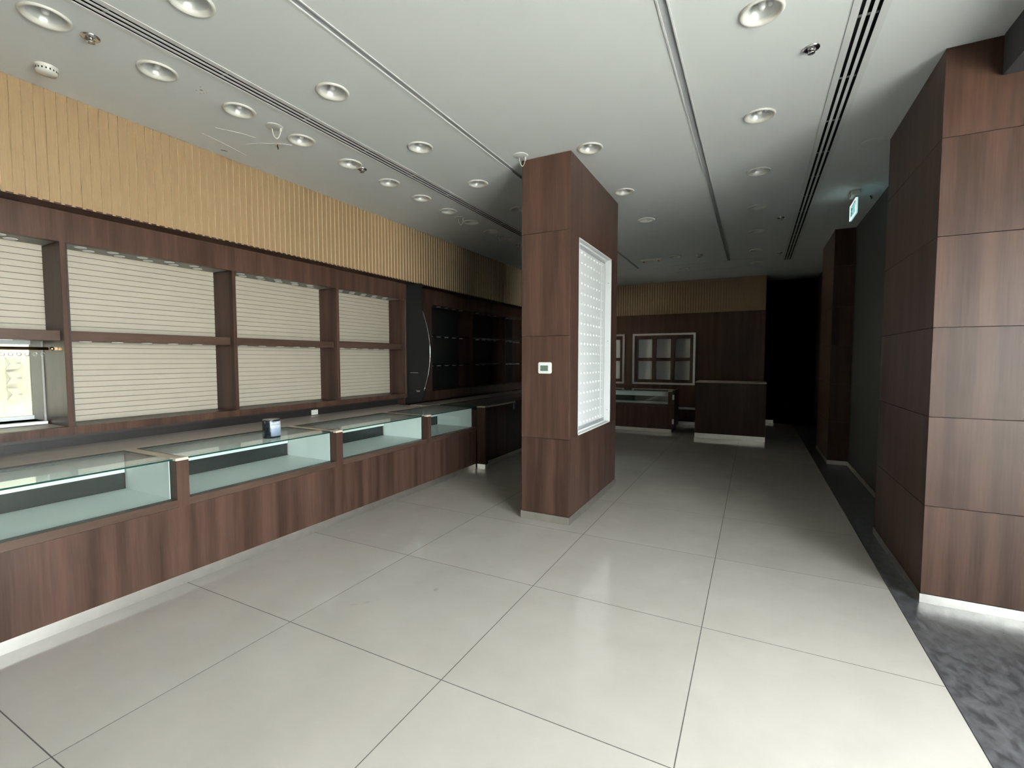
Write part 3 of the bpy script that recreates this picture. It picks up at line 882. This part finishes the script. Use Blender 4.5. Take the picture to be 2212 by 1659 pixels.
# ------------------------------------------------------------------ back wall
YB = 11.6
FR = [(-4.30, -2.862), (-2.664, -1.220)]        # framed display openings
FZ0, FZ1 = 0.885, 2.105
bw = MB()
segs = [(-4.42, FR[0][0] + .045), (FR[0][1] - .045, FR[1][0] + .045), (FR[1][1] - .045, 0.195)]
for a, b in segs:
    bw.box(a, b, YB, YB + .45, 0, 2.556)
for a, b in FR:
    bw.box(a + .045, b - .045, YB, YB + .45, 0, FZ0 + .045); bw.box(a + .045, b - .045, YB, YB + .45, FZ1 - .045, 2.556)
bw = tag(bw.build('wall_back', WOOD), 'dark wood back wall with framed display openings', kind='structure')
B(-4.24, 0.19, YB - .012, YB + .45, 2.556, H).build('fascia_board', SLAT, bw)
sl = MB(); x = -4.22
while x < 0.17:
    sl.box(x, x + .043, YB - .030, YB - .012, 2.556, H - .001); x += 0.0578
so = sl.build('slats', SLAT, bw); so['kind'] = 'stuff'
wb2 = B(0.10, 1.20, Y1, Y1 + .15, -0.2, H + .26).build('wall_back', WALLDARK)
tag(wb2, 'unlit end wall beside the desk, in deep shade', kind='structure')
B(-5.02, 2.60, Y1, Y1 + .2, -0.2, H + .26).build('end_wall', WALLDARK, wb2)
B(0.20, 0.42, Y1 - .012, Y1, 0, .075).build('kick_plate', STEEL, wb2)
FL = ['silver framed six cubby wall display half hidden by the pillar', 'silver framed six cubby wall display fully visible at the back']
for k, (a, b) in enumerate(FR):
    t = thing('wall_display', ((a + b) / 2, YB, FZ0), FL[k], 'display frame', 'silver display frames on the back wall')
    for q in ((a, a + .047, FZ0, FZ1), (b - .047, b, FZ0, FZ1), (a + .047, b - .047, FZ0, FZ0 + .045), (a + .047, b - .047, FZ1 - .045, FZ1)):
        B(q[0], q[1], YB - .022, YB, q[2], q[3]).build('frame_bar', ALU, t)
    w = b - a
    cx = [a + .115 + i * .430 for i in range(3)]
    ow, zr = .352, ((.998, 1.448), (1.523, 1.975))
    vb = [a + .047] + [v for c in cx for v in (c, c + ow)] + [b - .047]
    for i in range(0, 8, 2):
        B(vb[i], vb[i + 1], YB - .004, YB + .17, FZ0 + .045, FZ1 - .045).build('divider', WOOD, t)
    for i in range(3):
        for (z0, z1) in ((FZ0 + .045, zr[0][0]), (zr[0][1], zr[1][0]), (zr[1][1], FZ1 - .045)):
            B(cx[i], cx[i] + ow, YB - .004, YB + .17, z0, z1).build('shelf', WOOD, t)
    for i in range(3):
        for z0, z1 in zr:
            B(cx[i], cx[i] + ow, YB + .15, YB + .17, z0, z1).build('back_panel', WHITE, t)

# rear display counter, desk, gate
rear = lambda u, v, z: (u, 9.85 + v, z)
t = counter('display_counter', -3.6, -1.462, rear, (-2.5, 10.15, 0), 'unlit glass display counter with bright steel kick at the back', post=True, group=None)
t = thing('gate_panel', (-1.42, 10.2, 0.1), 'narrow dark gate with two metal hinges at the rear counter', 'gate')
B(-1.455, -1.425, 9.90, 10.55, .10, .86).build('leaf', WOOD, t)
for z in (.67, .175):
    MB().bevel_box(-1.462, -1.422, 9.885, 9.90, z, z + .10, .002).build('hinge', ALU, t)
t = thing('reception_desk', (-.39, 9.8, 0), 'dark wooden reception desk with a pale top edge in the shade', 'desk')
B(-.985, .20, 9.50, 9.52, .09, 1.05).build('front_panel', WOOD, t)
B(-.985, .20, 9.502, 9.52, 0, .09).build('kick_plate', STEEL, t)
B(-.985, -.965, 9.52, 10.15, 0, 1.05).build('side_panel', WOOD, t)
B(.18, .20, 9.52, 10.15, 0, 1.05).build('side_panel', WOOD, t)
MB().bevel_box(-.99, .205, 9.49, 10.17, 1.05, 1.068, .002).build('top', CAPBEIGE, t)
t = thing('low_cabinet', (-1.3, 11.4, 0), 'low dark cabinet with thin pale edge under the framed display', 'cabinet')
B(-1.72, -.60, 11.25, 11.59, .07, .35).build('body', WOOD, t)
B(-1.73, -.59, 11.24, 11.59, .35, .366).build('top', ALU, t)
B(-1.72, -.60, 11.26, 11.59, 0, .07).build('kick_plate', STEEL, t)

# ------------------------------------------------------------------ ceiling fittings
def sprinkler(x, y, label):
    t = thing('sprinkler', (x, y, H), label, 'sprinkler', 'ceiling sprinklers')
    MB().lathe([(.044, 0), (.043, -.006), (.030, -.010), (.020, -.004), (.018, .0)], (x, y, H), 28).build('escutcheon', CHROME, t)
    m = MB().cyl(.011, -.014, 0, (x, y, H), 14)
    m.tube([(x - .010, y, H - .008), (x - .016, y, H - .018), (x - .004, y, H - .028)], .003, 6)
    m.tube([(x + .010, y, H - .008), (x + .016, y, H - .018), (x + .004, y, H - .028)], .003, 6)
    m.build('head', CHROME, t)
    MB().cyl(.003, -.026, -.012, (x, y, H), 10).build('bulb', COPPER, t)
    MB().lathe([(.004, -.028), (.019, -.029), (.019, -.031), (.001, -.032)], (x, y, H), 20).build('deflector', CHROME, t)
sprinkler(-3.349, 1.333, 'chrome ceiling sprinkler near the smoke detector at upper left')
sprinkler(-3.359, 3.39, 'dark ceiling sprinkler touching a downlight in the left row')
sprinkler(0.248, 3.300, 'chrome ceiling sprinkler beside the right air diffuser, nearest')
sprinkler(0.25, 6.976, 'ceiling sprinkler beside the right air diffuser, second from front')
sprinkler(0.333, 9.255, 'ceiling sprinkler at the far dark end of the right diffuser')
sprinkler(-3.370, 6.719, 'far ceiling sprinkler at the end of the left row by the pillar')

t = thing('smoke_detector', (-3.93, 1.335, H), 'white round smoke detector above the beige slats', 'smoke detector')
MB().lathe([(.056, 0), (.056, -.010), (.052, -.013), (.052, -.030), (.046, -.042), (.020, -.047), (.001, -.047)], (-3.93, 1.335, H), 36).build('housing', CREAMPLASTIC, t)
for i in range(18):
    a = 2 * math.pi * i / 18
    m = MB(); cx_, cy_ = -3.93 + .0508 * math.cos(a), 1.335 + .0508 * math.sin(a)
    ux, uy = -math.sin(a) * .0035, math.cos(a) * .0035
    ex, ey = math.cos(a) * .0018, math.sin(a) * .0018
    m.prism([(-1, -.030), (1, -.030), (1, -.020), (-1, -.020)], lambda p, q, s: (cx_ + ux * p + ex * s, cy_ + uy * p + ey * s, H + q), 0, 1)
    m.build('vent', BLACK, t)

def blank(x, y, r, label, loop=True, mat=CEIL):
    t = thing('cable_outlet', (x, y, H), label, 'cable outlet', 'blanked ceiling outlets')
    MB().lathe([(r, 0), (r, -.004), (r - .006, -.006), (.001, -.006)], (x, y, H), 32).build('cover_plate', mat, t)
    if loop:
        m = MB(); pts = []
        for i in range(15):
            a = math.pi * (0.06 + 1.0 * i / 14 * 0.94)
            pts.append((x + .010 - .030 * .6 * math.cos(a), y + .010 - .030 * .8 * math.cos(a), H - .006 - .085 * math.sin(a)))
        m.tube(pts, .0035, 8)
        m.build('cable_loop', CREAMPLASTIC, t)
        MB().cyl(.008, -.036, -.004, (pts[-1][0], pts[-1][1], H), 12).build('connector', CREAMPLASTIC, t)
blank(-3.352, 2.466, .062, 'ceiling outlet with a hanging white cable near the patched plaster', mat=PATCH)
blank(-1.886, 3.812, .066, 'ceiling outlet with a short cable loop at the pillar top')
blank(-3.39, 5.095, .062, 'far ceiling outlet with a small cable in the left row')
blank(-3.36, 6.10, .062, 'furthest blanked ceiling outlet in the left row, without connector', mat=PATCH)
blank(.828, 4.93, .085, 'blank round ceiling cover beside the right column', loop=False)

# plaster repair and torn tape on the left ceiling
m = MB()
def blob(cx, cy, a, rx, ry, n, seed, h):
    rnd = random.Random(seed); pts = []
    for i in range(n):
        q = 2 * math.pi * i / n; k = 1 + rnd.uniform(-.22, .22)
        u, v = rx * k * math.cos(q), ry * k * math.sin(q)
        pts.append((cx + u * math.cos(a) - v * math.sin(a), cy + u * math.sin(a) + v * math.cos(a), h))
    return pts[::-1]
m.prism([(p[0], p[1]) for p in blob(-3.66, 2.66, 0.55, .17, .030, 20, 3, 0)], lambda a, b, s: (a, b, s), H - .0035, H)
m.prism([(p[0], p[1]) for p in blob(-3.72, 2.40, 1.1, .13, .022, 18, 5, 0)], lambda a, b, s: (a, b, s), H - .0025, H)
m.prism([(p[0], p[1]) for p in blob(-4.00, 2.47, 1.75, .20, .008, 18, 8, 0)], lambda a, b, s: (a, b, s), H - .002, H)
tag(m.build('plaster_patch', CEIL), 'rough plaster repair around the loose wires on the left ceiling', 'plaster patch')
t = thing('loose_wires', (-3.60, 2.675, H), 'small stub of bare wires poking from the patched ceiling', 'wires')
for i, (dx, dy) in enumerate(((0, 0), (.016, .008), (-.012, .012), (.006, -.014))):
    MB().tube([(-3.60 + dx, 2.675 + dy, H), (-3.60 + dx * 1.5, 2.675 + dy * 1.5, H - .018), (-3.60 + dx * 2.2, 2.675 + dy * 2, H - .03)], .0035, 6).build('wire', COPPER if i % 2 else BLACK, t)
m = MB(); m.prism([(-.022, -.006), (.022, -.004), (.020, .006), (-.020, .004)], lambda a, b, s: (-4.122 + a * .5 - b, 2.543 + a + b * .4, s), H - .002, H + .0)
tag(m.build('ceiling_slit', BLACK), 'small black slit in the ceiling above the slats', 'hole')
t = thing('screw_holes', (-3.34, 1.92, H), 'cluster of small screw holes between two left downlights', 'holes')
for i, (dx, dy, r) in enumerate(((0, 0, .010), (.03, .02, .004), (-.03, -.015, .005), (.0, .035, .004), (-.02, .03, .005), (.035, -.025, .004), (-.045, .02, .004))):
    MB().lathe([(r, 0), (r * .8, -.0012), (.0005, -.0012)], (-3.343 + dx, 1.922 + dy, H), 12).build('hole', STAIN, t)
m = MB(); m.tube([(1.09, 6.50, H - .004), (1.105, 6.53, H - .012), (1.115, 6.57, H - .012), (1.118, 6.61, H - .004)], .006, 8)
tag(m.build('ceiling_hook', BLACK), 'small dark hook in the ceiling beside the exit sign', 'hook')

# exit sign
t = thing('exit_sign', (.905, 6.28, 3.03), 'hanging lit exit sign with green running figure near right wall', 'exit sign')
MB().bevel_box(.875, .955, 6.20, 6.36, H - .055, H, .006).build('housing', CREAMPLASTIC, t)
B(.912, .920, 6.24, 6.32, 3.19, H - .05).build('bracket', CREAMPLASTIC, t)
B(.904, .920, 6.095, 6.455, 3.03, 3.19).build('plate', EXITFACE, t)
for q in ((6.095, 6.455, 3.03, 3.040), (6.095, 6.455, 3.182, 3.19), (6.095, 6.112, 3.04, 3.182), (6.447, 6.455, 3.04, 3.182)):
    B(.902, .904, q[0], q[1], q[2], q[3]).build('lit_edge', EXITRIM, t)
m = MB()
def fy(u): return 6.43 - u          # left to right as seen from the room
def strip(u0, z0, u1, z1, w):
    d = Vector((u1 - u0, z1 - z0)).normalized(); p = Vector((-d.y, d.x)) * w
    m.prism([(u0 + p.x, z0 + p.y), (u1 + p.x, z1 + p.y), (u1 - p.x, z1 - p.y), (u0 - p.x, z0 - p.y)], lambda a, b, s: (s, fy(a), b), .9022, .9038)
strip(.10, 3.145, .085, 3.105, .012); strip(.085, 3.105, .12, 3.075, .008); strip(.12, 3.075, .105, 3.05, .007); strip(.085, 3.105, .06, 3.075, .008); strip(.06, 3.075, .035, 3.075, .007)
strip(.098, 3.14, .135, 3.125, .006); strip(.098, 3.14, .06, 3.13, .006)
m.lathe([(.013, 0), (.0005, -.0012)], (.9038, fy(.112), 3.163), 14, axis='x')
m.build('running_figure', EXITGREEN, t)
m = MB(); strip(.19, 3.05, .19, 3.172, .006); strip(.29, 3.05, .29, 3.172, .006); strip(.19, 3.168, .29, 3.168, .006)
m.build('door_outline', EXITGREEN, t)

# emergency light and far detector
t = thing('emergency_light', (-1.695, 8.75, H), 'slim emergency light bar on the dark far ceiling', 'emergency light')
MB().bevel_box(-1.88, -1.51, 8.725, 8.775, H - .035, H, .006).build('body', CREAMPLASTIC, t)
for xx in (-1.83, -1.57):
    MB().lathe([(.001, -.060), (.012, -.058), (.016, -.045), (.014, -.035)], (xx, 8.75, H), 14).build('lamp_head', BRASS, t)
t = thing('smoke_detector', (-.896, 8.76, H), 'far round smoke detector beside the emergency light bar', 'smoke detector')
MB().lathe([(.056, 0), (.056, -.010), (.050, -.030), (.040, -.042), (.001, -.045)], (-.896, 8.76, H), 24).build('housing', CREAMPLASTIC, t)
MB().lathe([(.020, -.0445), (.019, -.050), (.001, -.051)], (-.896, 8.76, H), 16).build('sensor_cap', OUTLETGREY, t)
